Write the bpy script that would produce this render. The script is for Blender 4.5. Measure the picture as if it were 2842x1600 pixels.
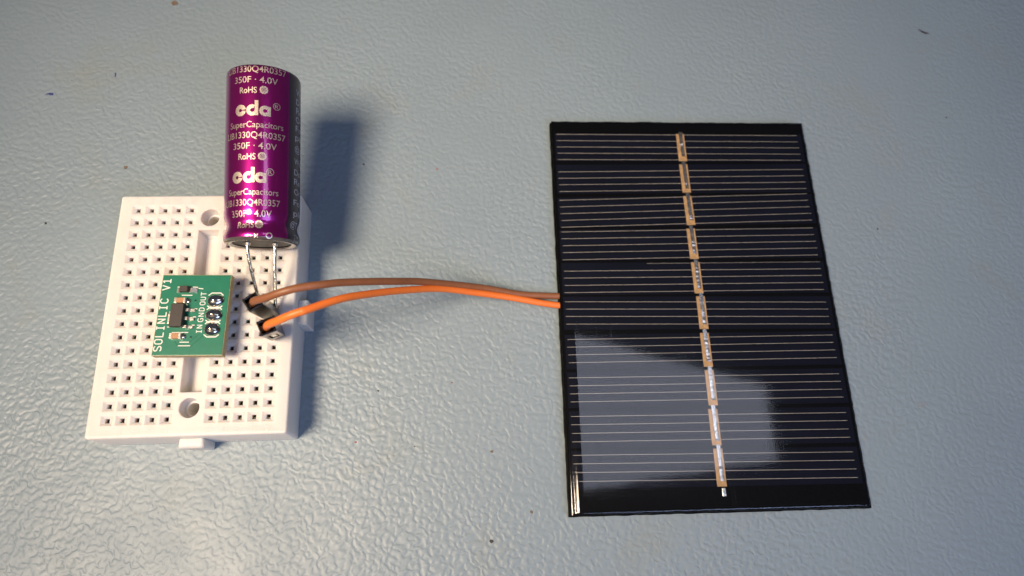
import bpy, bmesh, math, random
from mathutils import Vector, Matrix
from mathutils.geometry import tessellate_polygon

# ------------------------------------------------------------------ camera, world, lamps, exposure
S = 0.001                                   # the scene is built in metres; lengths below are given in millimetres
scene = bpy.context.scene
for o in list(bpy.data.objects):
    bpy.data.objects.remove(o)
COL = scene.collection

cam_d = bpy.data.cameras.new('camera')
cam_d.sensor_width = 36.0
cam_d.lens = 36.0 * 1800.0 / 2842.0
cam_d.clip_start = 0.004
cam_d.clip_end = 20.0
cam_d.dof.use_dof = True
cam_d.dof.focus_distance = 0.122
cam_d.dof.aperture_fstop = 15.0
cam = bpy.data.objects.new('camera', cam_d)
COL.objects.link(cam)
cam.matrix_world = Matrix(((0.98296553, -0.18378999, 0.0, 0.0),
                           (0.175008, 0.93599674, -0.30542153, 0.0),
                           (0.05613342, 0.30021884, 0.95221725, 0.12880911),
                           (0, 0, 0, 1)))
scene.camera = cam

world = bpy.data.worlds.new('World')
scene.world = world
world.use_nodes = True
bg = world.node_tree.nodes['Background']
bg.inputs[0].default_value = (0.62, 0.72, 1.0, 1)
bg.inputs[1].default_value = 0.085


def area_lamp(name, loc, target, size, size_y, power, color, spread=180.0):
    d = bpy.data.lights.new(name, 'AREA')
    d.shape = 'RECTANGLE'
    d.size = size * S
    d.size_y = size_y * S
    d.energy = power
    d.color = color
    d.spread = math.radians(spread)
    o = bpy.data.objects.new(name, d)
    COL.objects.link(o)
    o.location = Vector(loc) * S
    o.rotation_euler = (Vector(target) - Vector(loc)).to_track_quat('-Z', 'Y').to_euler()
    return o


# warm work lamp to the photographer's left, and the pale ceiling light that the panel mirrors
lamp_d = bpy.data.lights.new('work_lamp', 'SPOT')
lamp_d.energy = 17.2
lamp_d.color = (1.0, 0.80, 0.59)
lamp_d.shadow_soft_size = 88 * S
lamp_d.spot_size = math.radians(29.5)
lamp_d.spot_blend = 0.27
lamp = bpy.data.objects.new('work_lamp', lamp_d)
COL.objects.link(lamp)
lamp.location = Vector((-212, -121, 450)) * S
lamp.rotation_euler = (Vector((-30, 50, 0)) - Vector((-212, -121, 450))).to_track_quat('-Z', 'Y').to_euler()
area_lamp('added_cool_fill', (310, -290, 420), (0, 40, 0), 320, 260, 1.3, (0.48, 0.60, 1.0))  # added cool fill lamp, no real window; kept out of the panel's reflection
ceil = area_lamp('ceiling_light', (225, 113.6, 550), (0, 0, 0), 602, 105, 0.74, (0.76, 0.82, 1.0))
ceil.matrix_world = Matrix(((0.5793, -0.2007, -0.790, 0.2250), (0.1705, 0.9776, -0.123, 0.1136), (0.7971, -0.0632, 0.600, 0.5500), (0, 0, 0, 1)))

vs = scene.view_settings
vs.view_transform = 'Standard'
vs.look = 'None'
vs.exposure = 0.0
vs.gamma = 1.0
vs.use_curve_mapping = False
scene.cycles.use_denoising = True
scene.cycles.max_bounces = 8
scene.cycles.transparent_max_bounces = 12
scene.cycles.sample_clamp_indirect = 4.0

rnd = random.Random(7)


# ------------------------------------------------------------------ materials
def new_mat(name):
    m = bpy.data.materials.new(name)
    m.use_nodes = True
    nt = m.node_tree
    return m, nt, nt.nodes['Principled BSDF']


def node(nt, kind, **kw):
    n = nt.nodes.new(kind)
    for k, v in kw.items():
        setattr(n, k, v)
    return n


def mm_coords(nt, scale=(1, 1, 1), rot=(0, 0, 0)):
    tc = node(nt, 'ShaderNodeTexCoord')
    mp = node(nt, 'ShaderNodeMapping')
    mp.inputs['Scale'].default_value = [1000 * s for s in scale]
    mp.inputs['Rotation'].default_value = rot
    nt.links.new(tc.outputs['Object'], mp.inputs['Vector'])
    return mp.outputs['Vector']


def noise(nt, vec, scale, detail=2.0, rough=0.5, dist=0.0):
    n = node(nt, 'ShaderNodeTexNoise')
    n.inputs['Scale'].default_value = scale
    n.inputs['Detail'].default_value = detail
    n.inputs['Roughness'].default_value = rough
    n.inputs['Distortion'].default_value = dist
    nt.links.new(vec, n.inputs['Vector'])
    return n.outputs['Fac']


def ramp(nt, fac, stops, interp='LINEAR'):
    r = node(nt, 'ShaderNodeValToRGB')
    r.color_ramp.interpolation = interp
    els = r.color_ramp.elements
    els[0].position, els[0].color = stops[0][0], stops[0][1]
    els[1].position, els[1].color = stops[-1][0], stops[-1][1]
    for p, c in stops[1:-1]:
        e = els.new(p)
        e.color = c
    nt.links.new(fac, r.inputs['Fac'])
    return r.outputs['Color']


def g(v):
    return (v, v, v, 1)


def mixc(nt, fac, a, b, mode='MIX'):
    n = node(nt, 'ShaderNodeMix', data_type='RGBA', blend_type=mode)
    for sock, val in ((n.inputs[0], fac), (n.inputs[6], a), (n.inputs[7], b)):
        if isinstance(val, bpy.types.NodeSocket):
            nt.links.new(val, sock)
        elif isinstance(val, (int, float)):
            sock.default_value = val
        else:
            sock.default_value = val
    return n.outputs[2]


def bump(nt, height, dist_mm, strength=1.0, normal=None):
    b = node(nt, 'ShaderNodeBump')
    b.inputs['Strength'].default_value = strength
    b.inputs['Distance'].default_value = dist_mm * S
    nt.links.new(height, b.inputs['Height'])
    if normal is not None:
        nt.links.new(normal, b.inputs['Normal'])
    return b.outputs['Normal']


def plain(name, col, rough=0.5, metal=0.0, grain=0.0, grain_scale=3.0, bump_mm=0.0, bump_scale=3.0, coat=0.0, spec=0.5):
    """Base colour with a slow mottling and an optional fine relief."""
    m, nt, p = new_mat(name)
    p.inputs['Roughness'].default_value = rough
    p.inputs['Metallic'].default_value = metal
    p.inputs['Coat Weight'].default_value = coat
    p.inputs['Coat Roughness'].default_value = 0.08
    p.inputs['Specular IOR Level'].default_value = spec
    v = mm_coords(nt)
    n = noise(nt, v, grain_scale, 3.0)
    lo = [max(0, c * (1 - grain)) for c in col] + [1]
    hi = [min(1, c * (1 + grain)) for c in col] + [1]
    nt.links.new(ramp(nt, n, [(0.3, lo), (0.7, hi)]), p.inputs['Base Color'])
    if bump_mm:
        nt.links.new(bump(nt, noise(nt, v, bump_scale, 3.0), bump_mm), p.inputs['Normal'])
    return m


def table_material():
    m, nt, p = new_mat('textured_table_laminate')
    v = mm_coords(nt)
    # worm-like moulded relief: a thresholded noise, softened
    warp = noise(nt, v, 0.22, 2.0)
    wn = node(nt, 'ShaderNodeVectorMath', operation='MULTIPLY_ADD')
    nt.links.new(warp, wn.inputs[0])
    wn.inputs[1].default_value = (1.6, 1.6, 0)
    nt.links.new(v, wn.inputs[2])
    n1 = noise(nt, wn.outputs[0], 1.05, 0.0, 0.4, 0.35)
    worms = ramp(nt, n1, [(0.24, g(0)), (0.40, g(0.3)), (0.56, g(0.8)), (0.74, g(1.0))], 'B_SPLINE')
    fine = noise(nt, v, 5.0, 3.0, 0.6)
    nrm = bump(nt, fine, 0.012)
    wear = ramp(nt, noise(nt, v, 0.03, 3.0, 0.6), [(0.32, g(0.35)), (0.68, g(1.0))])
    worms = mixc(nt, 1.0, worms, wear, 'MULTIPLY')
    nrm = bump(nt, worms, 0.13, 0.9, nrm)
    rg = node(nt, 'ShaderNodeMapRange')
    nt.links.new(noise(nt, v, 0.06, 5.0, 0.65), rg.inputs['Value'])
    rg.inputs['From Min'].default_value = 0.3
    rg.inputs['From Max'].default_value = 0.7
    rg.inputs['To Min'].default_value = 0.40
    rg.inputs['To Max'].default_value = 0.52
    nt.links.new(rg.outputs[0], p.inputs['Roughness'])
    nt.links.new(nrm, p.inputs['Normal'])
    base = ramp(nt, noise(nt, v, 0.02, 4.0, 0.6), [(0.3, (0.213, 0.268, 0.302, 1)), (0.7, (0.234, 0.292, 0.326, 1))])
    stain = ramp(nt, noise(nt, v, 0.045, 5.0, 0.65, 0.4), [(0.56, g(0)), (0.74, g(0.4))])
    base = mixc(nt, stain, base, (0.25, 0.26, 0.22, 1))
    spots = ramp(nt, noise(nt, v, 0.19, 2.0, 0.5), [(0.73, g(0)), (0.79, g(0.3))])
    base = mixc(nt, spots, base, (0.27, 0.23, 0.18, 1))
    speck = ramp(nt, noise(nt, v, 0.9, 1.0, 0.5), [(0.815, g(0)), (0.84, g(0.8))])
    base = mixc(nt, speck, base, (0.09, 0.08, 0.08, 1))
    nt.links.new(base, p.inputs['Base Color'])
    p.inputs['Specular IOR Level'].default_value = 0.55
    return m


def resin_material():
    """Clear poured resin: a see-through skin that mirrors by Fresnel, with fine scratches."""
    m, nt, p = new_mat('clear_resin')
    out = nt.nodes['Material Output']
    nt.nodes.remove(p)
    tr = node(nt, 'ShaderNodeBsdfTransparent')
    gl = node(nt, 'ShaderNodeBsdfGlossy')
    gl.inputs['Roughness'].default_value = 0.075
    fr = node(nt, 'ShaderNodeFresnel')
    fr.inputs['IOR'].default_value = 1.5
    mx = node(nt, 'ShaderNodeMixShader')
    v = mm_coords(nt)
    wav = bump(nt, noise(nt, v, 0.12, 1.0), 0.02, 1.0)
    vs_ = mm_coords(nt, (0.9, 0.03, 1), (0, 0, math.radians(24)))
    scr = ramp(nt, noise(nt, vs_, 2.2, 3.0, 0.7), [(0.62, g(0)), (0.72, g(1))])
    gate = ramp(nt, noise(nt, v, 0.1, 2.0), [(0.48, g(0)), (0.62, g(1))])
    scr = mixc(nt, 1.0, scr, gate, 'MULTIPLY')
    rr_ = node(nt, 'ShaderNodeMapRange')
    nt.links.new(scr, rr_.inputs['Value'])
    rr_.inputs['To Min'].default_value = 0.06
    rr_.inputs['To Max'].default_value = 0.16
    nt.links.new(rr_.outputs[0], gl.inputs['Roughness'])
    nt.links.new(wav, gl.inputs['Normal'])
    nt.links.new(fr.outputs[0], mx.inputs[0])
    nt.links.new(tr.outputs[0], mx.inputs[1])
    nt.links.new(gl.outputs[0], mx.inputs[2])
    nt.links.new(mx.outputs[0], out.inputs['Surface'])
    return m


def busbar_material():
    """Copper-coloured printed bus with dark diagonal hatching."""
    m, nt, p = new_mat('hatched_copper_bus')
    v = mm_coords(nt, rot=(0, 0, math.radians(42)))
    w = node(nt, 'ShaderNodeTexWave', wave_type='BANDS', bands_direction='X')
    w.inputs['Scale'].default_value = 1.05
    w.inputs['Distortion'].default_value = 0.25
    nt.links.new(v, w.inputs['Vector'])
    v0 = mm_coords(nt)
    gate = ramp(nt, noise(nt, v0, 1.1, 1.0), [(0.35, g(0.25)), (0.5, g(1))])
    st = ramp(nt, w.outputs['Fac'], [(0.16, g(1)), (0.3, g(0))])
    st = mixc(nt, 1.0, st, gate, 'MULTIPLY')
    nt.links.new(mixc(nt, st, (0.58, 0.37, 0.18, 1), (0.03, 0.02, 0.013, 1)), p.inputs['Base Color'])
    p.inputs['Roughness'].default_value = 0.55
    p.inputs['Metallic'].default_value = 0.0
    return m


def ribbon_material():
    m, nt, p = new_mat('tinned_ribbon')
    v = mm_coords(nt, (1, 1, 1))
    n = noise(nt, v, 2.4, 4.0, 0.65)
    nt.links.new(ramp(nt, n, [(0.3, (0.34, 0.32, 0.30, 1)), (0.7, (0.8, 0.77, 0.73, 1))]), p.inputs['Base Color'])
    p.inputs['Metallic'].default_value = 0.95
    p.inputs['Roughness'].default_value = 0.24
    nt.links.new(bump(nt, n, 0.035, 1.0), p.inputs['Normal'])
    return m


def cell_material():
    m, nt, p = new_mat('silicon_cell')
    v = mm_coords(nt, (0.15, 1, 1))
    nt.links.new(ramp(nt, noise(nt, v, 0.5, 3.0), [(0.3, (0.002, 0.003, 0.009, 1)), (0.7, (0.004, 0.0055, 0.016, 1))]), p.inputs['Base Color'])
    p.inputs['Roughness'].default_value = 0.6
    p.inputs['Specular IOR Level'].default_value = 0.1
    return m


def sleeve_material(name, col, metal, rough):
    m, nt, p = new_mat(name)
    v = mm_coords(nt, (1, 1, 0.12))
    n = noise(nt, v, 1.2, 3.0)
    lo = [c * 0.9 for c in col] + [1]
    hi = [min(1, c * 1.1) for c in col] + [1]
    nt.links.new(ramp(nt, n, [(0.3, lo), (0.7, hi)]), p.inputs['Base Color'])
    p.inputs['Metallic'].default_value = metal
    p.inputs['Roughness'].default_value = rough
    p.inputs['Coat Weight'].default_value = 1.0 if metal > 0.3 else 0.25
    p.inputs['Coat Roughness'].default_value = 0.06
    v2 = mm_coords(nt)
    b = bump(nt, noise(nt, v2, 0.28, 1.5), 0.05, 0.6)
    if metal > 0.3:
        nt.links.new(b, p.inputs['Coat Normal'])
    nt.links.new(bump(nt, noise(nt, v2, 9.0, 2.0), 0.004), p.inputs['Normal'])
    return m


def white_plastic():
    m = plain('white_abs_plastic', (0.70, 0.665, 0.625), 0.42, grain=0.02, grain_scale=0.3, bump_mm=0.008, bump_scale=4.0, spec=0.4)
    p = m.node_tree.nodes['Principled BSDF']
    p.inputs['Subsurface Weight'].default_value = 1.0
    p.inputs['Subsurface Radius'].default_value = (1.0, 0.75, 0.6)
    p.inputs['Subsurface Scale'].default_value = 0.0016
    return m


M = {
    'table': table_material(),
    'white': white_plastic(),
    'letter': plain('white_abs_raised', (0.73, 0.69, 0.645), 0.42, grain=0.02, grain_scale=0.3),
    'clip': plain('spring_metal', (0.66, 0.60, 0.48), 0.32, 1.0, 0.12, 2.0),
    'mask': plain('green_solder_mask', (0.008, 0.158, 0.092), 0.34, grain=0.06, grain_scale=0.8, bump_mm=0.006, bump_scale=2.5, coat=0.25),
    'trace': plain('mask_over_copper', (0.005, 0.095, 0.058), 0.34, grain=0.05),
    'fr4': plain('fibreglass_edge', (0.36, 0.29, 0.16), 0.7, grain=0.25, grain_scale=4.0, bump_mm=0.05, bump_scale=4.0),
    'silk': plain('white_silkscreen', (0.72, 0.71, 0.65), 0.6, grain=0.06, grain_scale=5.0, bump_mm=0.01, bump_scale=8.0),
    'chip': plain('moulded_epoxy', (0.036, 0.027, 0.024), 0.5, grain=0.18, grain_scale=7.0, bump_mm=0.02, bump_scale=9.0),
    'tin': plain('tinned_metal', (0.80, 0.74, 0.66), 0.3, 0.85, 0.08, 3.0, 0.03, 4.0),
    'solder': plain('bright_solder', (0.70, 0.65, 0.58), 0.16, 1.0, 0.08, 1.5, 0.035, 1.6),
    'mlcc': plain('ceramic_body', (0.42, 0.20, 0.09), 0.45, grain=0.1, grain_scale=5.0),
    'black': plain('black_plastic', (0.005, 0.0048, 0.0048), 0.22, grain=0.2, grain_scale=2.0, bump_mm=0.006, bump_scale=4.0, spec=0.3),
    'rubber': plain('black_rubber', (0.008, 0.007, 0.007), 0.5, grain=0.2, bump_mm=0.03, bump_scale=3.0),
    'orange': plain('orange_pvc', (0.82, 0.185, 0.03), 0.42, grain=0.04, grain_scale=0.6, bump_mm=0.02, bump_scale=1.5),
    'brown': plain('brown_pvc', (0.25, 0.094, 0.038), 0.44, grain=0.06, grain_scale=0.6, bump_mm=0.02, bump_scale=1.5),
    'lead': plain('tinned_lead', (0.86, 0.76, 0.56), 0.22, 1.0, 0.15, 2.5, 0.09, 2.2),
    'alu': plain('can_aluminium', (0.6, 0.58, 0.56), 0.35, 1.0, 0.05),
    'sleeve': sleeve_material('magenta_sleeve', (0.36, 0.008, 0.20), 0.86, 0.28),
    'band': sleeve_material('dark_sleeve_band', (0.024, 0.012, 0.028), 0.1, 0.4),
    'shrink': plain('clear_shrink_edge', (0.09, 0.072, 0.066), 0.25, grain=0.2, grain_scale=1.2, coat=0.6),
    'gold': plain('pale_gold_print', (0.76, 0.63, 0.53), 0.38, 0.85, 0.25, 6.0, 0.02, 9.0),
    'greyprint': plain('pale_grey_print', (0.46, 0.44, 0.46), 0.5, grain=0.1, grain_scale=6.0),
    'backing': plain('black_fibreglass_backing', (0.0016, 0.0014, 0.0014), 0.5, grain=0.4, grain_scale=1.5, bump_mm=0.05, bump_scale=2.0, spec=0.06),
    'cell': cell_material(),
    'finger': plain('silver_paste_finger', (0.74, 0.69, 0.64), 0.5, 0.1, 0.18, 1.0),
    'bus': busbar_material(),
    'ribbon': ribbon_material(),
    'resin': resin_material(),
    'ink': plain('blue_ink', (0.02, 0.03, 0.16), 0.5, grain=0.5, grain_scale=3.0),
    'fleck': plain('dark_fleck', (0.03, 0.02, 0.018), 0.5, grain=0.3, grain_scale=3.0),
    'crumb': plain('brown_crumb', (0.16, 0.11, 0.075), 0.7, grain=0.5, grain_scale=4.0),
    'redcrumb': plain('red_crumb', (0.35, 0.09, 0.07), 0.7, grain=0.4, grain_scale=4.0),
}


# ------------------------------------------------------------------ mesh helpers (millimetres in, metres out)
class MB:
    def __init__(self):
        self.v, self.f = [], []

    def add(self, verts, faces, xf=None):
        b = len(self.v)
        for p in verts:
            p = Vector(p)
            self.v.append(xf @ p if xf is not None else p)
        self.f += [tuple(b + i for i in f) for f in faces]
        return self

    def box(self, lo, hi, xf=None):
        x0, y0, z0 = lo
        x1, y1, z1 = hi
        return self.add([(x0, y0, z0), (x1, y0, z0), (x1, y1, z0), (x0, y1, z0), (x0, y0, z1), (x1, y0, z1), (x1, y1, z1), (x0, y1, z1)],
                        [(3, 2, 1, 0), (4, 5, 6, 7), (0, 1, 5, 4), (1, 2, 6, 5), (2, 3, 7, 6), (3, 0, 4, 7)], xf)

    def loops(self, rings, cap_start=False, cap_end=False, closed=True):
        n = len(rings[0])
        verts = [p for r in rings for p in r]
        faces = []
        for k in range(len(rings) - 1):
            for i in range(n if closed else n - 1):
                j = (i + 1) % n
                faces.append((k * n + i, k * n + j, (k + 1) * n + j, (k + 1) * n + i))
        if cap_start:
            faces.append(tuple(reversed(range(n))))
        if cap_end:
            faces.append(tuple((len(rings) - 1) * n + i for i in range(n)))
        return self.add(verts, faces)

    def tube(self, pts, r, n=12, flat=1.0, caps=True):
        pts = [Vector(p) for p in pts]
        rings = []
        up = Vector((0, 0, 1))
        prev = None
        for i, p in enumerate(pts):
            t = (pts[min(i + 1, len(pts) - 1)] - pts[max(i - 1, 0)]).normalized()
            if prev is None:
                a = t.cross(up) if abs(t.dot(up)) < 0.95 else t.cross(Vector((1, 0, 0)))
            else:
                a = prev - t * prev.dot(t)
            a.normalize()
            prev = a
            b = t.cross(a)
            rr = r[i] if isinstance(r, (list, tuple)) else r
            ring = []
            for k in range(n):
                w = 2 * math.pi * k / n
                off = a * math.cos(w) * rr + b * math.sin(w) * rr
                off.z *= flat
                ring.append(p + off)
            rings.append(ring)
        return self.loops(rings, caps, caps)

    def lathe(self, prof, n=48, a0=0.0, a1=None, cap_start=False, cap_end=False):
        full = a1 is None
        cnt = n if full else n + 1
        rings = []
        for r, z in prof:
            ring = []
            for k in range(cnt):
                w = (2 * math.pi * k / n) if full else a0 + (a1 - a0) * k / n
                ring.append((r * math.sin(w), -r * math.cos(w), z))
            rings.append(ring)
        return self.loops(rings, cap_start, cap_end, full)

    def poly_holes(self, outer, holes, z):
        lists = [[Vector((x, y, 0)) for x, y in outer]] + [[Vector((x, y, 0)) for x, y in h] for h in holes]
        tris = tessellate_polygon(lists)
        flat = [p for l in lists for p in l]
        return self.add([(p.x, p.y, z) for p in flat], tris)

    def mesh(self, name, mat, smooth=False, fix=True):
        me = bpy.data.meshes.new(name)
        me.from_pydata([tuple(p * S) for p in self.v], [], self.f)
        if fix:
            bm = bmesh.new()
            bm.from_mesh(me)
            bmesh.ops.remove_doubles(bm, verts=bm.verts, dist=1e-7)
            bmesh.ops.recalc_face_normals(bm, faces=bm.faces)
            bm.to_mesh(me)
            bm.free()
        if smooth:
            me.shade_smooth()
            if smooth != 'all':
                me.set_sharp_from_angle(angle=math.radians(smooth if not isinstance(smooth, bool) else 40))
        me.materials.append(M[mat])
        return me

    def build(self, name, mat, parent=None, smooth=False, bevel=0.0, fix=True, segs=2):
        o = bpy.data.objects.new(name, self.mesh(name, mat, smooth, fix))
        COL.objects.link(o)
        o.parent = parent
        if bevel:
            b = o.modifiers.new('edge', 'BEVEL')
            b.width = bevel * S
            b.segments = segs
            b.limit_method = 'ANGLE'
            b.angle_limit = math.radians(35)
            b.use_clamp_overlap = True
        return o


def share(src, name, parent, loc=(0, 0, 0), rz=0.0):
    o = src.copy()
    o.name = name
    COL.objects.link(o)
    o.parent = parent
    o.location = Vector(loc) * S
    o.rotation_euler = (0, 0, rz)
    return o


def thing(name, label, cat, loc=(0, 0, 0), rz=0.0, group=None):
    o = bpy.data.objects.new(name, None)
    COL.objects.link(o)
    o.location = Vector(loc) * S
    o.rotation_euler = (0, 0, rz)
    o.empty_display_size = 0.005
    tag(o, label, cat, group)
    return o


def tag(o, label, cat=None, group=None, kind=None):
    o['label'] = label
    if cat:
        o['category'] = cat
    if group:
        o['group'] = group
    if kind:
        o['kind'] = kind
    return o


def frame_matrix(x, y, z, origin):
    m = Matrix((x, y, z)).transposed().to_4x4()
    m.translation = Vector(origin)
    return m


def spline(pts, n=6):
    pts = [Vector(p) for p in pts]
    out = []
    for i in range(len(pts) - 1):
        p0, p1, p2, p3 = pts[max(i - 1, 0)], pts[i], pts[i + 1], pts[min(i + 2, len(pts) - 1)]
        for k in range(n):
            t = k / n
            out.append(0.5 * ((2 * p1) + (p2 - p0) * t + (2 * p0 - 5 * p1 + 4 * p2 - p3) * t * t + (3 * p1 - p0 - 3 * p2 + p3) * t ** 3))
    out.append(pts[-1])
    return out


def rrect(hx, hy, r, n=5, cx=0.0, cy=0.0):
    out = []
    for qx, qy, a in ((1, 1, 0), (-1, 1, 90), (-1, -1, 180), (1, -1, 270)):
        for k in range(n + 1):
            w = math.radians(a + 90 * k / n)
            out.append((cx + qx * (hx - r) + r * math.cos(w), cy + qy * (hy - r) + r * math.sin(w)))
    return out


def font_mesh(text, bold=0.0):
    """Outline of a word in the built-in font as flat faces; returned with its bounds."""
    cu = bpy.data.curves.new('word', 'FONT')
    cu.body = text
    cu.size = 1.0
    cu.offset = bold
    cu.resolution_u = 4
    o = bpy.data.objects.new('word', cu)
    COL.objects.link(o)
    dg = bpy.context.evaluated_depsgraph_get()
    me = o.evaluated_get(dg).to_mesh()
    v = [(p.co.x, p.co.y) for p in me.vertices]
    f = [tuple(q.vertices) for q in me.polygons]
    o.evaluated_get(dg).to_mesh_clear()
    bpy.data.objects.remove(o)
    bpy.data.curves.remove(cu)
    xs = [p[0] for p in v]
    ys = [p[1] for p in v]
    return v, f, (min(xs), max(xs), min(ys), max(ys))


# ------------------------------------------------------------------ the table
tb = MB().box((-700, -500, -22), (800, 800, 0))
table = tb.build('table_top', 'table')
tag(table, 'grey-blue work table top with leathery moulded texture', 'table', kind='structure')


def flake(name, mat, x, y, pts, h=0.03):
    """A thin mark or crumb on the table, a low irregular prism."""
    mb = MB()
    n = len(pts)
    mb.loops([[(px, py, 0.0) for px, py in pts], [(px * 0.86, py * 0.86, h) for px, py in pts]], True, True)
    o = mb.build(name, mat, table)
    o.location = (x * S, y * S, 0.00002)
    return o


flake('ink_mark', 'ink', -107.9, 65.7, [(-0.9, -0.55), (-0.3, -0.1), (0.2, -0.2), (0.9, -0.15), (0.75, 0.35), (0.1, 0.4), (-0.45, 0.1)], 0.02)
flake('ink_mark', 'ink', -96.1, 73.4, [(-0.25, 0.5), (0.05, 0.1), (0.1, -0.4), (0.4, -0.55), (0.3, 0.0), (0.1, 0.55)], 0.02)
flake('dark_fleck', 'fleck', 88.9, 126.8, [(-1.5, 0.55), (-0.6, 0.25), (0.3, 0.02), (1.5, -0.18), (0.6, -0.45), (-0.3, -0.25), (-0.9, 0.2)], 0.12)
for k, (mt, x, y, s) in enumerate([('redcrumb', -21, 65.1, 0.3), ('fleck', -22.1, 15.4, 0.22), ('fleck', -12.8, 6.3, 0.17), ('crumb', -89.7, 94.8, 0.75), ('crumb', -85.8, 52.0, 0.45),
                                   ('redcrumb', -8.3, 19.6, 0.22), ('crumb', 2.0, 8.0, 0.3), ('fleck', -36.9, 63.0, 0.25), ('fleck', 77.5, 70.5, 0.2), ('crumb', 17.5, 44.6, 0.2),
                                   ('fleck', -112.0, 42.0, 0.3), ('fleck', -97.0, 36.5, 0.25), ('redcrumb', -24.0, 5.0, 0.25), ('crumb', 11.4, -1.6, 0.3), ('fleck', 4.9, -7.9, 0.35),
                                   ('fleck', 74.5, 15.0, 0.3), ('fleck', 94.0, 103.0, 0.18), ('crumb', -68.0, 66.0, 0.3)]):
    pts = [(s * (0.6 + 0.7 * rnd.random()) * math.cos(w), s * (0.5 + 0.6 * rnd.random()) * math.sin(w)) for w in [2 * math.pi * i / 7 for i in range(7)]]
    flake('dust_speck', mt, x, y, pts, 0.08 + 0.1 * s)

# ------------------------------------------------------------------ the breadboard
BX, BY, BA = -56.804, 23.265, 0.212246
H = 8.5
bb = thing('breadboard', 'small white solderless breadboard with rows of square holes on the table', 'breadboard', (BX, BY, 0), BA)
P = 2.54
COLS = [(c * P if c < 5 else c * P + 5.08) - 13.97 for c in range(10)]
ROWS = [(8 - r) * P for r in range(17)]
mb = MB()
HX, HY = 17.4, 23.42
# outer shell with a softly rounded top edge
rings = []
for inset, z in ((0.0, 0.0), (0.0, 8.12), (0.06, 8.32), (0.18, 8.44), (0.36, 8.5)):
    lean = 0.45 * max(0.0, 1 - z / 8.0)          # the walls spread a little towards the table at the front
    rings.append([(x, y - lean if y < 0 else y, z) for x, y in rrect(HX - inset, HY - inset, max(0.55 - inset, 0.2), 5)])
mb.loops(rings, cap_start=True)
rim = [(x, y) for x, y, z in rings[-1]]
bx0, by0 = 15.24, 21.59
mb.poly_holes(rim, [[(-bx0, -by0), (bx0, -by0), (bx0, by0), (-bx0, by0)]], H)
# hole tiles with square funnels
for cx_ in COLS:
    for cy_ in ROWS:
        tile = [(-1.27, -1.27), (1.27, -1.27), (1.27, 1.27), (-1.27, 1.27)]
        top = [(-1.08, -0.9), (1.08, -0.9), (1.08, 0.9), (-1.08, 0.9)]
        low = [(-0.38, -0.38), (0.38, -0.38), (0.38, 0.38), (-0.38, 0.38)]
        mb.loops([[(cx_ + x, cy_ + y, z) for x, y in q] for q, z in ((tile, H), (top, H), ([(x * 0.96, y * 0.96) for x, y in top], H - 0.035), (low, H - 0.34), (low, H - 1.15))])
# centre strip with the trench and two mounting holes
tx0, tx1, ty0, ty1 = -2.0, 1.95, -15.65, 16.1
circles = [(0.0, 18.62), (0.0, -18.4)]


def circ(cx_, cy_, r, n=32):
    return [(cx_ + r * math.cos(2 * math.pi * k / n), cy_ + r * math.sin(2 * math.pi * k / n)) for k in range(n)]


mb.poly_holes([(-2.54, -by0), (2.54, -by0), (2.54, by0), (-2.54, by0)],
              [[(tx0, ty0), (tx1, ty0), (tx1, ty1), (tx0, ty1)]] + [circ(x, y, 1.85) for x, y in circles], H)
tr = []
for i, z in ((0.0, H), (0.08, H - 0.12), (0.14, H - 2.3), (0.32, H - 2.75), (0.7, H - 3.0)):
    tr.append([(tx0 + i, ty0 + i, z), (tx1 - i, ty0 + i, z), (tx1 - i, ty1 - i, z), (tx0 + i, ty1 - i, z)])
mb.loops(tr, cap_end=True)
for x, y in circles:
    mb.loops([[(a, b, z) for a, b in circ(x, y, r)] for r, z in ((1.85, H), (1.78, H - 0.1), (1.72, H - 2.0), (1.55, H - 2.3), (1.2, H - 2.35), (1.15, 0.6))], cap_end=True)
body = mb.build('body', 'white', bb, smooth=30)
# dovetail tabs
mb = MB()
mb.loops([[(-2.3, -23.3, z0), (2.1, -23.3, z0), (2.15 - i, -25.3 + i, z0), (-2.35 + i, -25.3 + i, z0)] for z0, i in ((0.05, 0), (5.4, 0.0), (6.0, 0.3))], True, True)
mb.build('dovetail_tab', 'white', bb, bevel=0.4, segs=3)
mb = MB()
mb.loops([[(17.3, -2.7, z0), (19.2 - i, -2.8, z0), (19.2 - i, 2.1, z0), (17.3, 2.0, z0)] for z0, i in ((0.05, 0), (5.6, 0.0), (6.0, 0.35))], True, True)
mb.build('dovetail_tab', 'white', bb, bevel=0.15)
# spring contact clips, one under every row of five holes
mb = MB()
for s in (-1, 1):
    prof = [(0.48, 7.32), (0.34, 7.05), (0.12, 5.9), (0.10, 5.0), (0.5, 3.6)]
    for x in range(5):
        xx = (x - 2) * P
        for a, b in zip(prof[:-1], prof[1:]):
            mb.add([(xx - 0.9, s * a[0], a[1]), (xx + 0.9, s * a[0], a[1]), (xx + 0.9, s * b[0], b[1]), (xx - 0.9, s * b[0], b[1]),
                    (xx - 0.9, s * (a[0] + 0.18), a[1]), (xx + 0.9, s * (a[0] + 0.18), a[1]), (xx + 0.9, s * (b[0] + 0.18), b[1]), (xx - 0.9, s * (b[0] + 0.18), b[1])],
                   [(0, 1, 2, 3), (4, 5, 6, 7), (0, 1, 5, 4), (2, 3, 7, 6), (0, 3, 7, 4), (1, 2, 6, 5)])
mb.box((-6.2, -0.6, 3.3), (6.2, 0.6, 3.6))
clip = None
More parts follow.
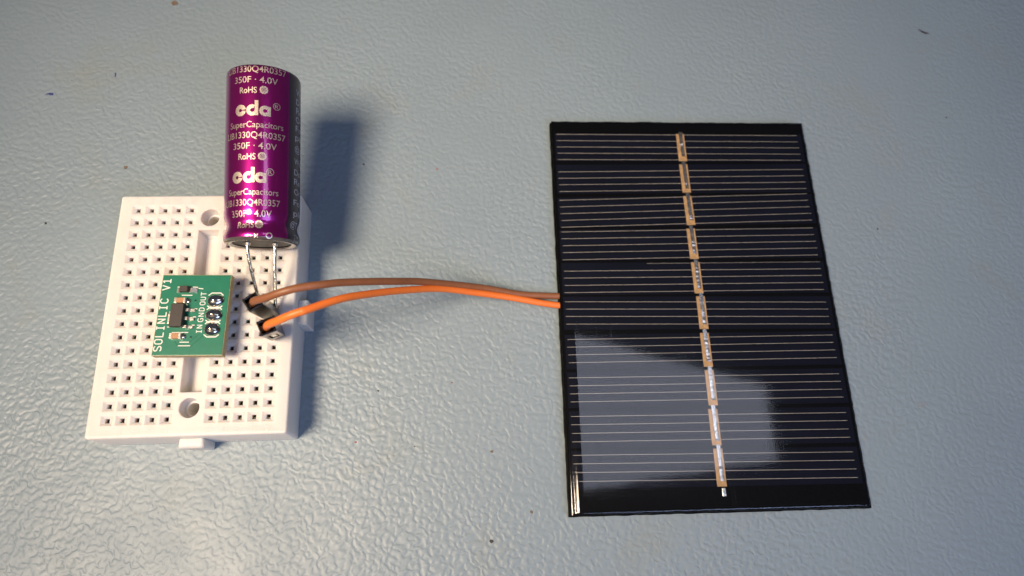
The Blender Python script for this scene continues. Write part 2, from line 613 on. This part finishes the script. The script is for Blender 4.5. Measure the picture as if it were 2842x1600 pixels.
for r in range(17):
    for cx_ in (COLS[2], COLS[7]):
        if clip is None:
            clip = mb.build('contact_clip', 'clip', bb)
            clip.location = (cx_ * S, ROWS[r] * S, 0)
        else:
            share(clip, 'contact_clip', bb, (cx_ + rnd.uniform(-0.06, 0.06), ROWS[r] + rnd.uniform(-0.14, 0.14), rnd.uniform(-0.1, 0.05)))
# faint moulded letters, read from the far side of the board
for ch, cx_ in zip('JIHGFEDCBA', COLS):
    for y, sgn in ((-22.3, -1), (22.35, -1)):
        v, f, (a0, a1, b0, b1) = font_mesh(ch)
        k = 1.25 / (b1 - b0)
        mb = MB()
        ring = [(sgn * (x - (a0 + a1) / 2) * k, sgn * (yy - (b0 + b1) / 2) * k) for x, yy in v]
        mb.add([(x, yy, 0.012) for x, yy in ring], f)
        o = mb.build('moulded_letter', 'letter', body)
        o.location = (cx_ * S, y * S, H * S)

# ------------------------------------------------------------------ the green circuit board
pm = thing('circuit_board', 'small green circuit board with black chip and three solder joints, plugged into the breadboard', 'circuit board',
           (BX + 0.45 * math.cos(BA) + 2.22 * math.sin(BA), BY + 0.45 * math.sin(BA) - 2.22 * math.cos(BA), 12.6), BA + math.radians(-1.0))
W2, L2 = 6.12, 7.55
mb = MB()
edge = []
n_e = 40
loop = []
for (ax, ay), (cx_, cy_) in (((-W2, -L2), (W2, -L2)), ((W2, -L2), (W2, L2)), ((W2, L2), (-W2, L2)), ((-W2, L2), (-W2, -L2))):
    for k in range(n_e):
        t = k / n_e
        loop.append((ax + (cx_ - ax) * t, ay + (cy_ - ay) * t))
core = [[(x + rnd.uniform(-0.035, 0.035), y + rnd.uniform(-0.035, 0.035), z) for x, y in loop] for z in (-1.6, -1.1, -0.6, -0.06)]
mb.loops(core, True, True)
board = mb.build('board', 'fr4', pm)
mb = MB()
mb.loops([[(x, y, z) for x, y in rrect(W2 - i, L2 - i, 0.1, 2)] for i, z in ((0.08, -0.058), (0.08, -0.005), (0.11, 0.0))], False, True)
mask = mb.build('solder_mask', 'mask', board)


def strokes(name, mat, polys, r, parent, z=0.008, flat=0.22, n=6):
    m_ = MB()
    k = 0
    for pl in polys:
        for (ax, ay), (bx_, by_) in zip(pl[:-1], pl[1:]):
            d = Vector((bx_ - ax, by_ - ay))
            d = d.normalized() * r * 0.45 if d.length else d
            zz = z + 0.0015 * (k % 5)
            k += 1
            m_.tube([(ax - d.x, ay - d.y, zz), (ax + d.x * 0.6, ay + d.y * 0.6, zz), (bx_ - d.x * 0.6, by_ - d.y * 0.6, zz), (bx_ + d.x, by_ + d.y, zz)], [r * 0.75, r, r, r * 0.75], n, flat)
    return m_.build(name, mat, parent)


# a pen-stroke alphabet like that of circuit board lettering: width 0.62, height 1
GL = {
    'S': [[(0.58, 0.86), (0.46, 0.98), (0.16, 0.98), (0.03, 0.84), (0.03, 0.66), (0.16, 0.54), (0.46, 0.46), (0.58, 0.34), (0.58, 0.16), (0.46, 0.02), (0.16, 0.02), (0.03, 0.14)]],
    'O': [[(0.2, 1), (0.42, 1), (0.58, 0.82), (0.58, 0.18), (0.42, 0), (0.2, 0), (0.04, 0.18), (0.04, 0.82), (0.2, 1)]],
    'L': [[(0.08, 1), (0.08, 0), (0.58, 0)]],
    'I': [[(0.31, 1), (0.31, 0)], [(0.12, 1), (0.5, 1)], [(0.12, 0), (0.5, 0)]],
    'N': [[(0.06, 0), (0.06, 1), (0.56, 0), (0.56, 1)]],
    'C': [[(0.58, 0.84), (0.44, 1), (0.22, 1), (0.05, 0.8), (0.05, 0.2), (0.22, 0), (0.44, 0), (0.58, 0.16)]],
    'V': [[(0.02, 1), (0.31, 0), (0.6, 1)]],
    '1': [[(0.12, 0.82), (0.33, 1), (0.33, 0)], [(0.1, 0), (0.56, 0)]],
    'G': [[(0.56, 0.9), (0.42, 1), (0.22, 1), (0.05, 0.8), (0.05, 0.2), (0.22, 0), (0.44, 0), (0.57, 0.12), (0.57, 0.45), (0.36, 0.45)]],
    'D': [[(0.07, 0), (0.07, 1), (0.34, 1), (0.56, 0.78), (0.56, 0.22), (0.34, 0), (0.07, 0)]],
    'U': [[(0.06, 1), (0.06, 0.2), (0.2, 0), (0.42, 0), (0.56, 0.2), (0.56, 1)]],
    'T': [[(0.02, 1), (0.6, 1)], [(0.31, 1), (0.31, 0)]],
    ' ': [],
}


def stroke_word(name, word, x_base, y_start, y_end, height, r, parent):
    """Lettering that climbs the board: baseline at x_base, tops towards -x."""
    adv = (y_end - y_start) / (len(word) - 0.3)
    wk = adv * 0.72 / 0.62
    polys = []
    for i, ch in enumerate(word):
        for pl in GL[ch]:
            polys.append([(x_base - py * height, y_start + i * adv + px * wk) for px, py in pl])
    return strokes(name, 'silk', polys, r, parent)


stroke_word('printed_name', 'SOLINLIC V1', -4.58, -6.72, 6.75, 1.3, 0.1, mask)
stroke_word('printed_word', 'IN', 2.02, -3.5, -1.95, 0.88, 0.072, mask)
stroke_word('printed_word', 'GND', 2.02, -1.40, 1.28, 0.88, 0.072, mask)
stroke_word('printed_word', 'OUT', 2.02, 1.76, 4.2, 0.88, 0.072, mask)
# silkscreen rules by the parts, and octagons round the joints
strokes('printed_outline', 'silk', [
    [(-2.25, 3.64), (-0.45, 3.63)], [(-3.1, -3.33), (-0.3, -3.33)], [(-1.5, -5.1), (0.05, -5.11)], [(-1.72, -5.76), (0.34, -5.76)],
    [(-4.03, 0.45), (-3.6, 0.45)], [(-4.05, -2.3), (-3.7, -2.3)], [(0.25, 1.05), (0.75, 1.05)], [(0.2, -0.45), (0.7, -0.45)], [(0.2, -1.98), (0.65, -1.98)],
    [(-3.2, 5.2), (-2.75, 5.2)], [(-0.5, 5.2), (0.4, 5.15)], [(0.55, 4.95), (1.35, 4.85)]], 0.085, mask)
oct_ = []
for y in (2.6, -0.08, -2.75):
    oct_.append([(2.5, y + 1.0), (3.05, y + 1.45), (4.6, y + 1.45), (5.1, y + 1.0)])
    oct_.append([(2.5, y - 1.0), (3.05, y - 1.42), (4.6, y - 1.42), (5.1, y - 1.0)])
strokes('printed_outline', 'silk', oct_, 0.1, mask)
# copper tracks under the mask, and vias
strokes('track', 'trace', [[(0.4, -5.9), (2.6, -3.75)], [(0.1, -5.2), (1.7, -3.6)], [(-2.4, -4.9), (-1.7, -5.9), (0.4, -5.9)], [(2.1, 4.4), (3.0, 3.6)], [(-2.9, 3.6), (-2.9, 3.1)]], 0.05, mask, z=0.002, flat=0.3)
for x, y in ((0.29, 2.59), (0.31, -4.23)):
    m_ = MB().lathe([(0.24, 0.001), (0.2, 0.03), (0.12, 0.03), (0.1, -0.02), (0.0, -0.02)], 14)
    o = m_.build('via', 'trace', mask, smooth=True)
    o.location = (x * S, y * S, 0)
    m_ = MB().lathe([(0.11, 0.004), (0.0, 0.012)], 10)
    o = m_.build('via_hole', 'black', mask)
    o.location = (x * S, y * S, 0.00002)


def chip_box(name, mat, x0, x1, y0, y1, z0, z1, parent, taper=0.08, bevel=0.04):
    m_ = MB()
    zm = z0 + (z1 - z0) * 0.45
    m_.loops([[(x0 + i, y0 + i, z), (x1 - i, y0 + i, z), (x1 - i, y1 - i, z), (x0 + i, y1 - i, z)] for i, z in ((taper, z0), (0, zm), (taper, z1))], True, True)
    return m_.build(name, mat, parent, bevel=bevel)


# voltage regulator chip: body, heat tab, three leads
reg = chip_box('regulator_chip', 'chip', -3.35, -1.0, -2.55, 1.75, 0.12, 1.45, pm, 0.1)
m_ = MB().loops([[(-4.0, -1.75 + i, z), (-3.2, -1.95 + i, z), (-3.2, 0.35 - i, z), (-4.0, 0.05 - i, z)] for i, z in ((0, 0.02), (0, 0.42), (0.05, 0.46))], True, True)
m_.build('heat_tab', 'tin', reg, bevel=0.03)
for y in (0.75, -0.85, -2.4 + 0.03):
    m_ = MB()
    w = 0.26 if y != -0.85 else 0.3
    prof = [(-1.15, 0.62), (-0.55, 0.58), (-0.25, 0.22), (0.42, 0.16)]
    m_.loops([[(x, y - w, z - 0.12), (x, y + w, z - 0.12), (x, y + w, z + 0.06), (x, y - w, z + 0.06)] for x, z in prof], True, True)
    m_.build('chip_lead', 'tin', reg, bevel=0.03)
    m_ = MB().tube([(-0.2, y, 0.05), (0.2, y, 0.07), (0.56, y, 0.04)], [0.3, 0.36, 0.26], 10, 0.5)
    m_.build('solder_fillet', 'solder', reg, smooth='all')
# diode
dio = chip_box('diode', 'chip', -2.5, -0.95, 4.05, 5.2, 0.1, 1.05, pm, 0.09)
for x0, x1, w in ((-3.2, -2.35, 0.42), (-1.1, 0.45, 0.4)):
    m_ = MB()
    m_.loops([[(x, 4.5 - w, z), (x, 4.5 + w, z), (x, 4.5 + w, z + 0.14), (x, 4.5 - w, z + 0.14)] for x, z in ((x0, 0.03), ((x0 * 2 + x1) / 3, 0.1 if x0 < -2 else 0.45), (x1, 0.4 if x0 < -2 else 0.03))], True, True)
    m_.build('diode_lead', 'tin', dio, bevel=0.03)
# two ceramic chip capacitors
for yc in (2.5, -4.1):
    cc = chip_box('ceramic_capacitor', 'mlcc', -2.75, -1.55, yc - 0.46, yc + 0.46, 0.06, 0.82, pm, 0.01, 0.03)
    for x0, x1 in ((-3.18, -2.72), (-1.58, -1.18)):
        m_ = MB().box((x0, yc - 0.49, 0.03), (x1, yc + 0.49, 0.85))
        m_.build('end_cap', 'tin', cc, bevel=0.07)
    for x0, x1 in ((-3.35, -3.0), (-1.35, -0.6)):
        m_ = MB().tube([(x0, yc, 0.02), ((x0 + x1) / 2, yc, 0.06), (x1, yc, 0.02)], [0.35, 0.52, 0.36], 12, 0.45)
        m_.build('solder_fillet', 'solder', cc, smooth='all')
# three soldered pins
for k, y in enumerate((2.58, -0.08, -2.75)):
    m_ = MB()
    prof = [(1.0, 0.0), (0.99, 0.08), (0.93, 0.26), (0.82, 0.46), (0.66, 0.64), (0.46, 0.78), (0.26, 0.88), (0.12, 0.98), (0.0, 1.0)]
    ph = rnd.uniform(0, 6)
    rr = []
    for r_, z in prof:
        ring = []
        for j in range(28):
            w = 2 * math.pi * j / 28
            wob = 1 + 0.05 * math.sin(2 * w + ph) + 0.03 * math.sin(3 * w + 2 * ph)
            ring.append((3.85 + 1.52 * r_ * wob * math.cos(w) - 0.1 * z, y + 1.24 * r_ * wob * math.sin(w), 0.01 + 0.95 * z))
        rr.append(ring)
    m_.loops(rr)
    sj = m_.build('solder_joint', 'solder', pm, smooth='all')
    m_ = MB().box((3.85 - 0.32, y - 0.32, -9.5), (3.85 + 0.32, y + 0.32, 0.5))
    m_.build('header_pin', 'tin', pm)
m_ = MB()
m_.box((2.6, -4.1, -4.08), (5.1, 3.9, -1.62))
m_.build('pin_header', 'black', pm, bevel=0.2)

# ------------------------------------------------------------------ the supercapacitor
axis = Vector((-0.20508080, 0.95596719, 0.20992523))
face = Vector((0.33641103, -0.13256706, 0.93233770))
right = Vector((0.91911342, 0.26182572, -0.29441094))
cap_o = Vector((-46.7, 36.3, 15.3))
cap = thing('supercapacitor', 'purple cylindrical supercapacitor with gold print lying back over the breadboard on two bent leads', 'capacitor')
cap.matrix_world = frame_matrix(right, -face, axis, cap_o * S)
PROF = [(5.1, -0.42), (5.5, -0.62), (6.0, -0.66), (6.38, -0.42), (6.54, 0.0), (6.56, 0.5), (6.46, 1.0), (6.24, 1.55), (6.08, 2.1), (6.06, 2.5), (6.18, 3.0), (6.40, 3.6), (6.53, 4.2), (6.55, 5.0),
        (6.56, 12.0), (6.56, 20.0), (6.55, 30.3), (6.50, 30.7), (6.36, 30.95), (6.1, 31.08), (5.3, 31.1)]


def cap_r(s):
    for (r0, s0), (r1, s1) in zip(PROF[3:-1], PROF[4:]):
        if s0 <= s <= s1:
            return r0 + (r1 - r0) * (s - s0) / (s1 - s0)
    return PROF[3][0] if s < 0 else 6.4


sl_prof = [p for p in PROF if p[1] >= -0.1 or p[1] > 30]
sl = MB().lathe([(6.52, -0.08)] + PROF[4:], 96)
sleeve = sl.build('sleeve', 'sleeve', cap, smooth='all')
MB().lathe(PROF[:4] + [(6.52, -0.08)], 96).build('shrink_edge', 'shrink', cap, smooth='all')
MB().lathe([(0.0, -0.30), (2.2, -0.36), (4.2, -0.30), (5.0, -0.22), (5.3, -0.5)], 64).build('rubber_bung', 'rubber', cap, smooth='all')
MB().lathe([(5.4, 31.02), (5.2, 30.8), (0.0, 30.75)], 64).build('can_top', 'alu', cap, smooth=True)
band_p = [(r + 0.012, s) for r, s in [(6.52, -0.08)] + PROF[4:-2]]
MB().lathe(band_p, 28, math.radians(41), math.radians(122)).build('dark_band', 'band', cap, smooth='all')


def wrapped(name, verts2, faces, phi, s0, mat='gold', lift=0.035, parent=None):
    """Flat print wrapped round the can. verts2: (x along the girth, y along the axis) in mm, centred on phi degrees / s0."""
    bm = bmesh.new()
    bv = [bm.verts.new((x, y, 0)) for x, y in verts2]
    for f in faces:
        try:
            bm.faces.new([bv[i] for i in f])
        except ValueError:
            pass
    xs = [p[0] for p in verts2]
    x = min(xs) + 0.35
    while x < max(xs):
        bmesh.ops.bisect_plane(bm, geom=bm.verts[:] + bm.edges[:] + bm.faces[:], plane_co=(x, 0, 0), plane_no=(1, 0, 0), dist=1e-6)
        x += 0.35
    for v in bm.verts:
        w = math.radians(phi) + v.co.x / 6.56
        s = s0 + v.co.y
        r = cap_r(s) + lift
        v.co = (S * r * math.sin(w), -S * r * math.cos(w), S * s)
    bmesh.ops.recalc_face_normals(bm, faces=bm.faces)
    me = bpy.data.meshes.new(name)
    bm.to_mesh(me)
    bm.free()
    me.materials.append(M[mat])
    o = bpy.data.objects.new(name, me)
    COL.objects.link(o)
    o.parent = parent or sleeve
    return o


def cap_word(text, phi0, phi1, s, h, bold=0.002, mat='gold', parent=None, name='printed_line'):
    v, f, (a0, a1, b0, b1) = font_mesh(text, bold)
    kx = math.radians(phi1 - phi0) * 6.56 / (a1 - a0)
    ky = h / 0.72
    vv = [((x - (a0 + a1) / 2) * kx, (y - 0.36) * ky) for x, y in v]
    return wrapped(name, vv, f, (phi0 + phi1) / 2, s, mat, parent=parent)


def ring2(cx_, cy_, ro, ri, a0=0.0, a1=360.0, n=28, sx=1.0):
    v, f = [], []
    for k in range(n + 1):
        w = math.radians(a0 + (a1 - a0) * k / n)
        v += [(cx_ + sx * ri * math.cos(w), cy_ + ri * math.sin(w)), (cx_ + sx * ro * math.cos(w), cy_ + ro * math.sin(w))]
    for k in range(n):
        f.append((2 * k, 2 * k + 1, 2 * k + 3, 2 * k + 2))
    return v, f


def scallop(cx_, cy_, ro, ri, n=48):
    v, f = [], []
    for k in range(n):
        w = 2 * math.pi * k / n
        r = ro * (1 + 0.06 * math.cos(10 * w))
        v += [(cx_ + ri * math.cos(w), cy_ + ri * math.sin(w)), (cx_ + r * math.cos(w), cy_ + r * math.sin(w))]
    for k in range(n):
        j = (k + 1) % n
        f.append((2 * k, 2 * k + 1, 2 * j + 1, 2 * j))
    return v, f


def merge(parts):
    v, f = [], []
    for pv, pf in parts:
        b = len(v)
        v += pv
        f += [tuple(i + b for i in q) for q in pf]
    return v, f


def rect2(x0, y0, x1, y1):
    return [(x0, y0), (x1, y0), (x1, y1), (x0, y1)], [(0, 1, 2, 3)]


for s_lib, sh in ((30.12, 2.0), (18.05, 0.0), (5.95, -6.0)):
    wd = 1.0 if s_lib > 10 else 0.93
    cap_word('LIB1330Q4R0357', -63 + sh * 0.2, -63 + sh * 0.2 + 97 * wd, s_lib, 1.18)
    cap_word('350F \u00b7 4.0V', -48 + sh * 0.3, -48 + sh * 0.3 + 68 * wd, s_lib - 1.95, 1.18)
    cap_word('RoHS', -38 + sh * 0.3, -38 + sh * 0.3 + 27, s_lib - 3.9, 1.12, 0.01)
    v, f = merge([scallop(0, 0, 0.72, 0.42), ring2(0, 0, 0.33, 0.22), ring2(0, 0, 0.12, 0.02, n=10)])
    wrapped('printed_emblem', v, f, -1.5 + sh * 0.6, s_lib - 3.85)
for s_c, sh, wd in ((22.55, 1.0, 1.0), (10.45, -3.0, 0.93)):
    c = -18 + sh
    v, f = merge([ring2(-2.15, -0.05, 1.05, 0.30, 8, 352)])
    wrapped('printed_logo', v, f, c, s_c)
    v, f = merge([ring2(0.0, -0.05, 1.02, 0.36, 60, 330), rect2(0.42, -0.98, 1.02, 1.75)])
    wrapped('printed_logo', v, f, c, s_c)
    v, f = merge([ring2(2.15 * wd, -0.1, 0.95, 0.34, 40, 320), rect2(2.15 * wd + 0.4, -1.03, 2.15 * wd + 0.98, 0.72)])
    wrapped('printed_logo', v, f, c, s_c)
    v, f = ring2(0, 0, 0.66, 0.55)
    wrapped('printed_emblem', v, f, 17 + sh * 2.2, s_c + 1.0)
    cap_word('R', 17 + sh * 2.2 - 3.0, 17 + sh * 2.2 + 3.0, s_c + 1.0, 0.72)
    cap_word('SuperCapacitors', -56 + sh * 0.3, -56 + sh * 0.3 + 86 * wd, s_c - 2.6, 1.15, 0.0)
# marks cut off by the lower rim
v, f = ring2(0, 0, 0.55, 0.38)
wrapped('printed_emblem', v, f, 10, 0.1)
cap_word('\u00b7M', -14, -6, 0.05, 0.8)
# small print along the dark band: only its line starts show
for word, s, ph in (('Wa', 14.6, 54), ('Do', 12.55, 54), ('Re', 10.8, 54), ('Or', 8.9, 54), ('Fo', 6.9, 53), ('ple', 4.9, 53), ('@T', 2.8, 50),
                    ('@1', 17.0, 55), ('ple', 19.2, 56), ('Fo', 20.9, 57), ('Or', 22.6, 57), ('Re', 24.3, 58), ('Do', 26.0, 58), ('Wa', 27.8, 58), ('JMA', 0.4, 53)):
    cap_word(word, ph, ph + 11 * len(word), s, 1.15, 0.0, 'greyprint')


# two tinned leads, bent down into the board
def bworld(x, y, z):
    return Vector((BX + x * math.cos(BA) - y * math.sin(BA), BY + x * math.sin(BA) + y * math.cos(BA), z))


inv = frame_matrix(right, -face, axis, cap_o).inverted()
for sx, hole in ((-2.45, (11.35, 0.02)), (2.25, (14.1, -0.08))):
    e0 = cap_o + right * sx + axis * 0.2 + face * 0.3
    e1 = cap_o + right * sx - axis * 1.6 + face * 0.25
    hb = bworld(hole[0], hole[1], 8.6)
    mid = e1.lerp(hb, 0.5) + Vector((0.1, -0.35, 0.55))
    path = spline([e0, e1, e1.lerp(mid, 0.5) + Vector((0, -0.12, 0.12)), mid, hb + Vector((0.02, 0.25, 1.1)), hb, hb + Vector((0, -0.1, -3.0))], 7)
    rad = [0.31 + 0.035 * math.sin(i * 1.7) + 0.02 * rnd.random() for i in range(len(path))]
    MB().tube([inv @ p for p in path], rad, 10).build('lead', 'lead', cap, smooth='all')
    mn = MB().tube([inv @ (e0 + axis * 0.1), inv @ (e0 - axis * 0.75), inv @ (e0 - axis * 1.0)], [0.62, 0.5, 0.36], 14)
    mn.build('lead_collar', 'tin', cap, smooth=True)

# ------------------------------------------------------------------ the two jumper wires with their crimp housings
Lh = 14.0


def jumper(label, mat, bottom, top, edge, path):
    bot, top = Vector(bottom), Vector(top)
    z = (top - bot).normalized()
    x = Vector(edge)
    x = (x - z * x.dot(z)).normalized()
    y = z.cross(x)
    t = thing('jumper_wire', label, 'wire', group='jumper wires from the solar panel')
    t.matrix_world = frame_matrix(x, y, z, bot * S)
    ln = (top - bot).length
    iv = frame_matrix(x, y, z, bot).inverted()
    pts = spline(path, 8)
    MB().tube([iv @ p for p in pts], 0.66, 16).build('insulation', mat, t, smooth=60)
    # housing: square tube, open top, a latch window on the -y side
    m_ = MB()
    o, i = 1.27, 0.93
    sq = lambda h: [(-h, -h), (h, -h), (h, h), (-h, h)]
    R = lambda h, zz: [(px, py, zz) for px, py in sq(h)]
    m_.loops([R(o, ln), R(i, ln), R(i, ln - 5.0)], False, True)
    for (ax, ay), (bx_, by_) in (((o, -o), (o, o)), ((o, o), (-o, o)), ((-o, o), (-o, -o))):
        m_.add([(ax, ay, 0), (bx_, by_, 0), (bx_, by_, ln), (ax, ay, ln)], [(0, 1, 2, 3)])
    m_.add([(-o, -o, 0), (o, -o, 0), (o, o, 0), (-o, o, 0)], [(0, 3, 2, 1)])
    wx, z0, z1, dp = 0.72, 4.2, 9.8, 0.42
    outer = [(-o, -o, 0), (o, -o, 0), (o, -o, ln), (-o, -o, ln)]
    inner = [(-wx, -o, z0), (wx, -o, z0), (wx, -o, z1), (-wx, -o, z1)]
    deep = [(px, -o + dp, pz) for px, _, pz in inner]
    m_.loops([outer, inner, deep], False, True)
    hs = m_.build('crimp_housing', 'black', t, bevel=0.12)
    m_ = MB()
    m_.box((-0.42, -o + 0.1, z0 + 0.4), (0.42, -o + 0.4, z1 - 1.2))
    m_.box((-0.3, -o + 0.02, z1 - 1.1), (0.3, -o + 0.38, z1 - 0.3))
    m_.build('crimp_terminal', 'clip', hs, bevel=0.06)
    for sgn in (-1, 1):
        MB().box((sgn * 0.80 - 0.06, -0.5, ln - 4.0), (sgn * 0.80 + 0.06, 0.5, ln - 0.9)).build('crimp_wing', 'clip', hs, bevel=0.04)
    MB().box((-0.32, -0.32, -4.2), (0.32, 0.32, 0.1)).build('pin', 'clip', t, bevel=0.05)
    return t


jumper('brown jumper wire with a black housing, running from the breadboard to the solar panel', 'brown',
       (-43.55, 24.91, 9.2), (-42.01, 23.21, 23.02), (-0.7055, -0.7087, -0.0087),
       [(-42.5, 23.75, 18.5), (-42.12, 23.32, 21.9), (-41.25, 23.25, 24.1), (-39.28, 23.64, 25.6), (-36.25, 24.86, 27.0), (-33.66, 26.13, 27.0), (-30.92, 27.47, 26.0), (-28.35, 29.02, 24.0), (-23.79, 31.44, 20.0),
        (-20.59, 33.1, 17.0), (-17.13, 34.91, 13.5), (-11.36, 36.94, 9.0), (-5.01, 38.59, 5.2), (1.82, 39.5, 2.6), (6.4, 40.37, 1.7), (9.45, 40.97, 1.3), (11.3, 41.3, 1.2)])
jumper('orange jumper wire with a black housing, running from the breadboard to the solar panel', 'orange',
       (-41.52, 21.49, 9.2), (-38.67, 19.64, 22.78), (0.8179, 0.5674, -0.0948),
       [(-39.55, 20.2, 18.5), (-38.8, 19.72, 22.0), (-37.75, 19.75, 24.5), (-35.93, 20.26, 26.2), (-34.05, 21.16, 27.3), (-32.37, 22.08, 27.6), (-31.47, 22.66, 27.4), (-27.51, 26.14, 24.5), (-23.28, 29.35, 20.0),
        (-18.56, 32.48, 15.0), (-13.17, 35.37, 10.0), (-6.97, 37.03, 6.0), (-0.3, 38.23, 3.2), (6.67, 38.77, 1.7), (9.98, 39.09, 1.2), (11.8, 39.22, 1.1)])

# ------------------------------------------------------------------ the solar panel
sp = thing('solar_panel', 'black rectangular solar panel with ten cells and thin silver lines lying on the table', 'solar panel', (38.495, 45.719, 0), 0.201935)
PX, PY = 29.05, 41.95


def ragged(hx, hy, z, jit, step=1.1, seed=1):
    rr = random.Random(seed)
    out = []
    cs = [(-hx, -hy), (hx, -hy), (hx, hy), (-hx, hy)]
    for k in range(4):
        (ax, ay), (bx_, by_) = cs[k], cs[(k + 1) % 4]
        n = 52 if k % 2 == 0 else 76
        for i in range(n):
            t = i / n
            j = 0 if i == 0 else rr.uniform(-jit, jit)
            nx, ny = (0, 1) if abs(bx_ - ax) > abs(by_ - ay) else (1, 0)
            out.append((ax + (bx_ - ax) * t + nx * j, ay + (by_ - ay) * t + ny * j, z))
    return out


m_ = MB()
m_.loops([ragged(PX + 0.1, PY, 0.0, 0.05), ragged(PX + 0.1, PY, 1.25, 0.06, seed=1), ragged(PX - 0.12, PY - 0.1, 1.3, 0.05, seed=2), ragged(PX - 0.12, PY - 0.1, 2.1, 0.08, seed=2)], True, True)
backing = m_.build('backing_board', 'backing', sp)

CELLS = [  # top of bus, bottom of bus, bus left edge, slope (rise over the finger length), finger heights
    (38.74, 31.93, -0.87, 0.08, (38.53, 36.94, 35.38, 33.81, 32.26)),
    (31.14, 24.27, -0.88, 0.83, (29.60, 28.05, 26.50, 24.91)),
    (23.43, 16.59, -0.78, 1.62, (23.23, 21.67, 20.10, 18.53, 16.95)),
    (15.77, 8.84, -0.90, 0.83, (15.48, 13.92, 12.36, 10.82, 9.22)),
    (8.11, 1.21, -0.76, 0.25, (7.95, 6.40, 4.89, 3.31, 1.75)),
    (0.59, -6.38, -0.54, -0.57, (-0.61, -2.15, -3.72, -5.33)),
    (-7.21, -14.18, -0.60, 0.25, (-8.10, -9.66, -11.23, -12.83)),
    (-14.87, -21.88, -0.52, -0.01, (-16.0, -17.55, -19.13, -20.70)),
    (-22.57, -29.56, -0.73, -0.27, (-23.65, -25.22, -26.86, -28.45)),
    (-30.16, -37.20, -0.65, -0.60, (-31.10, -32.68, -34.30, -35.90)),
]
cm = MB().box((-28.3, -3.47, -0.06), (28.1, 3.47, 0.0))
fm = MB().box((-27.9, -0.025, 0.0), (27.2, 0.025, 0.015))
bm_ = MB()
cell0 = fing0 = None
for k, (t0, b0, xl, rise, fing) in enumerate(CELLS):
    yc = (t0 + b0) / 2
    if cell0 is None:
        cell = cell0 = cm.build('cell', 'cell', sp)
        cell.location = (0, yc * S, 2.19 * S)
    else:
        cell = share(cell0, 'cell', sp, (0, yc, 2.19))
    cell.rotation_euler = (0, 0, math.atan2(rise, 55.3) * 0.6)
    for fi, fy in enumerate(fing):
        rz = math.atan2(rise, 55.3) * 0.4 + rnd.uniform(-0.0006, 0.0006)
        if fing0 is None:
            fo = fing0 = fm.build('finger_line', 'finger', cell)
        else:
            fo = share(fing0, 'finger_line', cell)
        fo.location = (rnd.uniform(-0.08, 0.08) * S, (fy - yc) * S, 0.004 * S)
        fo.rotation_euler = (0, 0, rz)
        if k == 4 and fi == 0:                 # the faded first line of this cell starts late
            fo.scale = (0.68, 0.6, 1)
            fo.location.x = 8.8 * S
    h = (t0 - b0) / 2
    m_ = MB().loops([[(xl + 0.03, -h, z), (xl + 1.89, -h, z), (xl + 1.84, h, z), (xl, h, z)] for z in (0.036, 0.05)], True, True)
    m_.build('bus_bar', 'bus', cell)
    # tinned ribbon soldered on, bridging from the cell above
    m_ = MB()
    rr = random.Random(20 + k)
    n = 26
    ya, yb = h + 0.72, -h + 1.0 + rr.uniform(-0.15, 0.15)
    if k == 0:
        ya = h + 0.5
    rings = []
    for i in range(n + 1):
        t = i / n
        y = ya + (yb - ya) * t
        xa = xl + 0.66 + 0.06 * t + rr.uniform(-0.03, 0.03)
        xb = xl + 1.52 + 0.04 * t + rr.uniform(-0.04, 0.04)
        zt = 0.10 + (0.06 * rr.random() if t > 0.25 else 0.01) + (0.05 * rr.random() if t > 0.8 else 0)
        zm = zt + (0.07 * rr.random() if t > 0.35 else 0.01)
        rings.append([(xa, y, 0.052), (xa + 0.05, y, zt), ((xa + xb) / 2 + rr.uniform(-0.1, 0.1), y, zm), (xb - 0.05, y, zt), (xb, y, 0.052)])
    m_.loops(rings, True, True)
    m_.build('ribbon', 'ribbon', cell, smooth=25)
m_ = MB().box((0.15, -39.0, 2.11), (0.95, -37.4, 2.3))
m_.build('ribbon_tail', 'ribbon', sp, bevel=0.1)

# poured clear resin with a rolled edge
m_ = MB()
rings = []
for left, inset, z in ((0.0, 0.0, 2.12), (0.05, 0.03, 2.17), (0.6, 0.06, 2.18), (0.74, 0.09, 2.21), (0.95, 0.14, 2.31), (1.2, 0.22, 2.41), (1.45, 0.32, 2.495), (1.7, 0.45, 2.56), (1.95, 0.65, 2.595), (2.6, 1.2, 2.60)):
    hx_ = PX - 0.22 - (left + inset) / 2
    rings.append([(x, y, z) for x, y in rrect(hx_, PY - 0.2 - inset, 0.5, 6, (left - inset) / 2)])
m_.loops(rings, False, True)
m_.build('resin_cover', 'resin', sp, smooth='all')
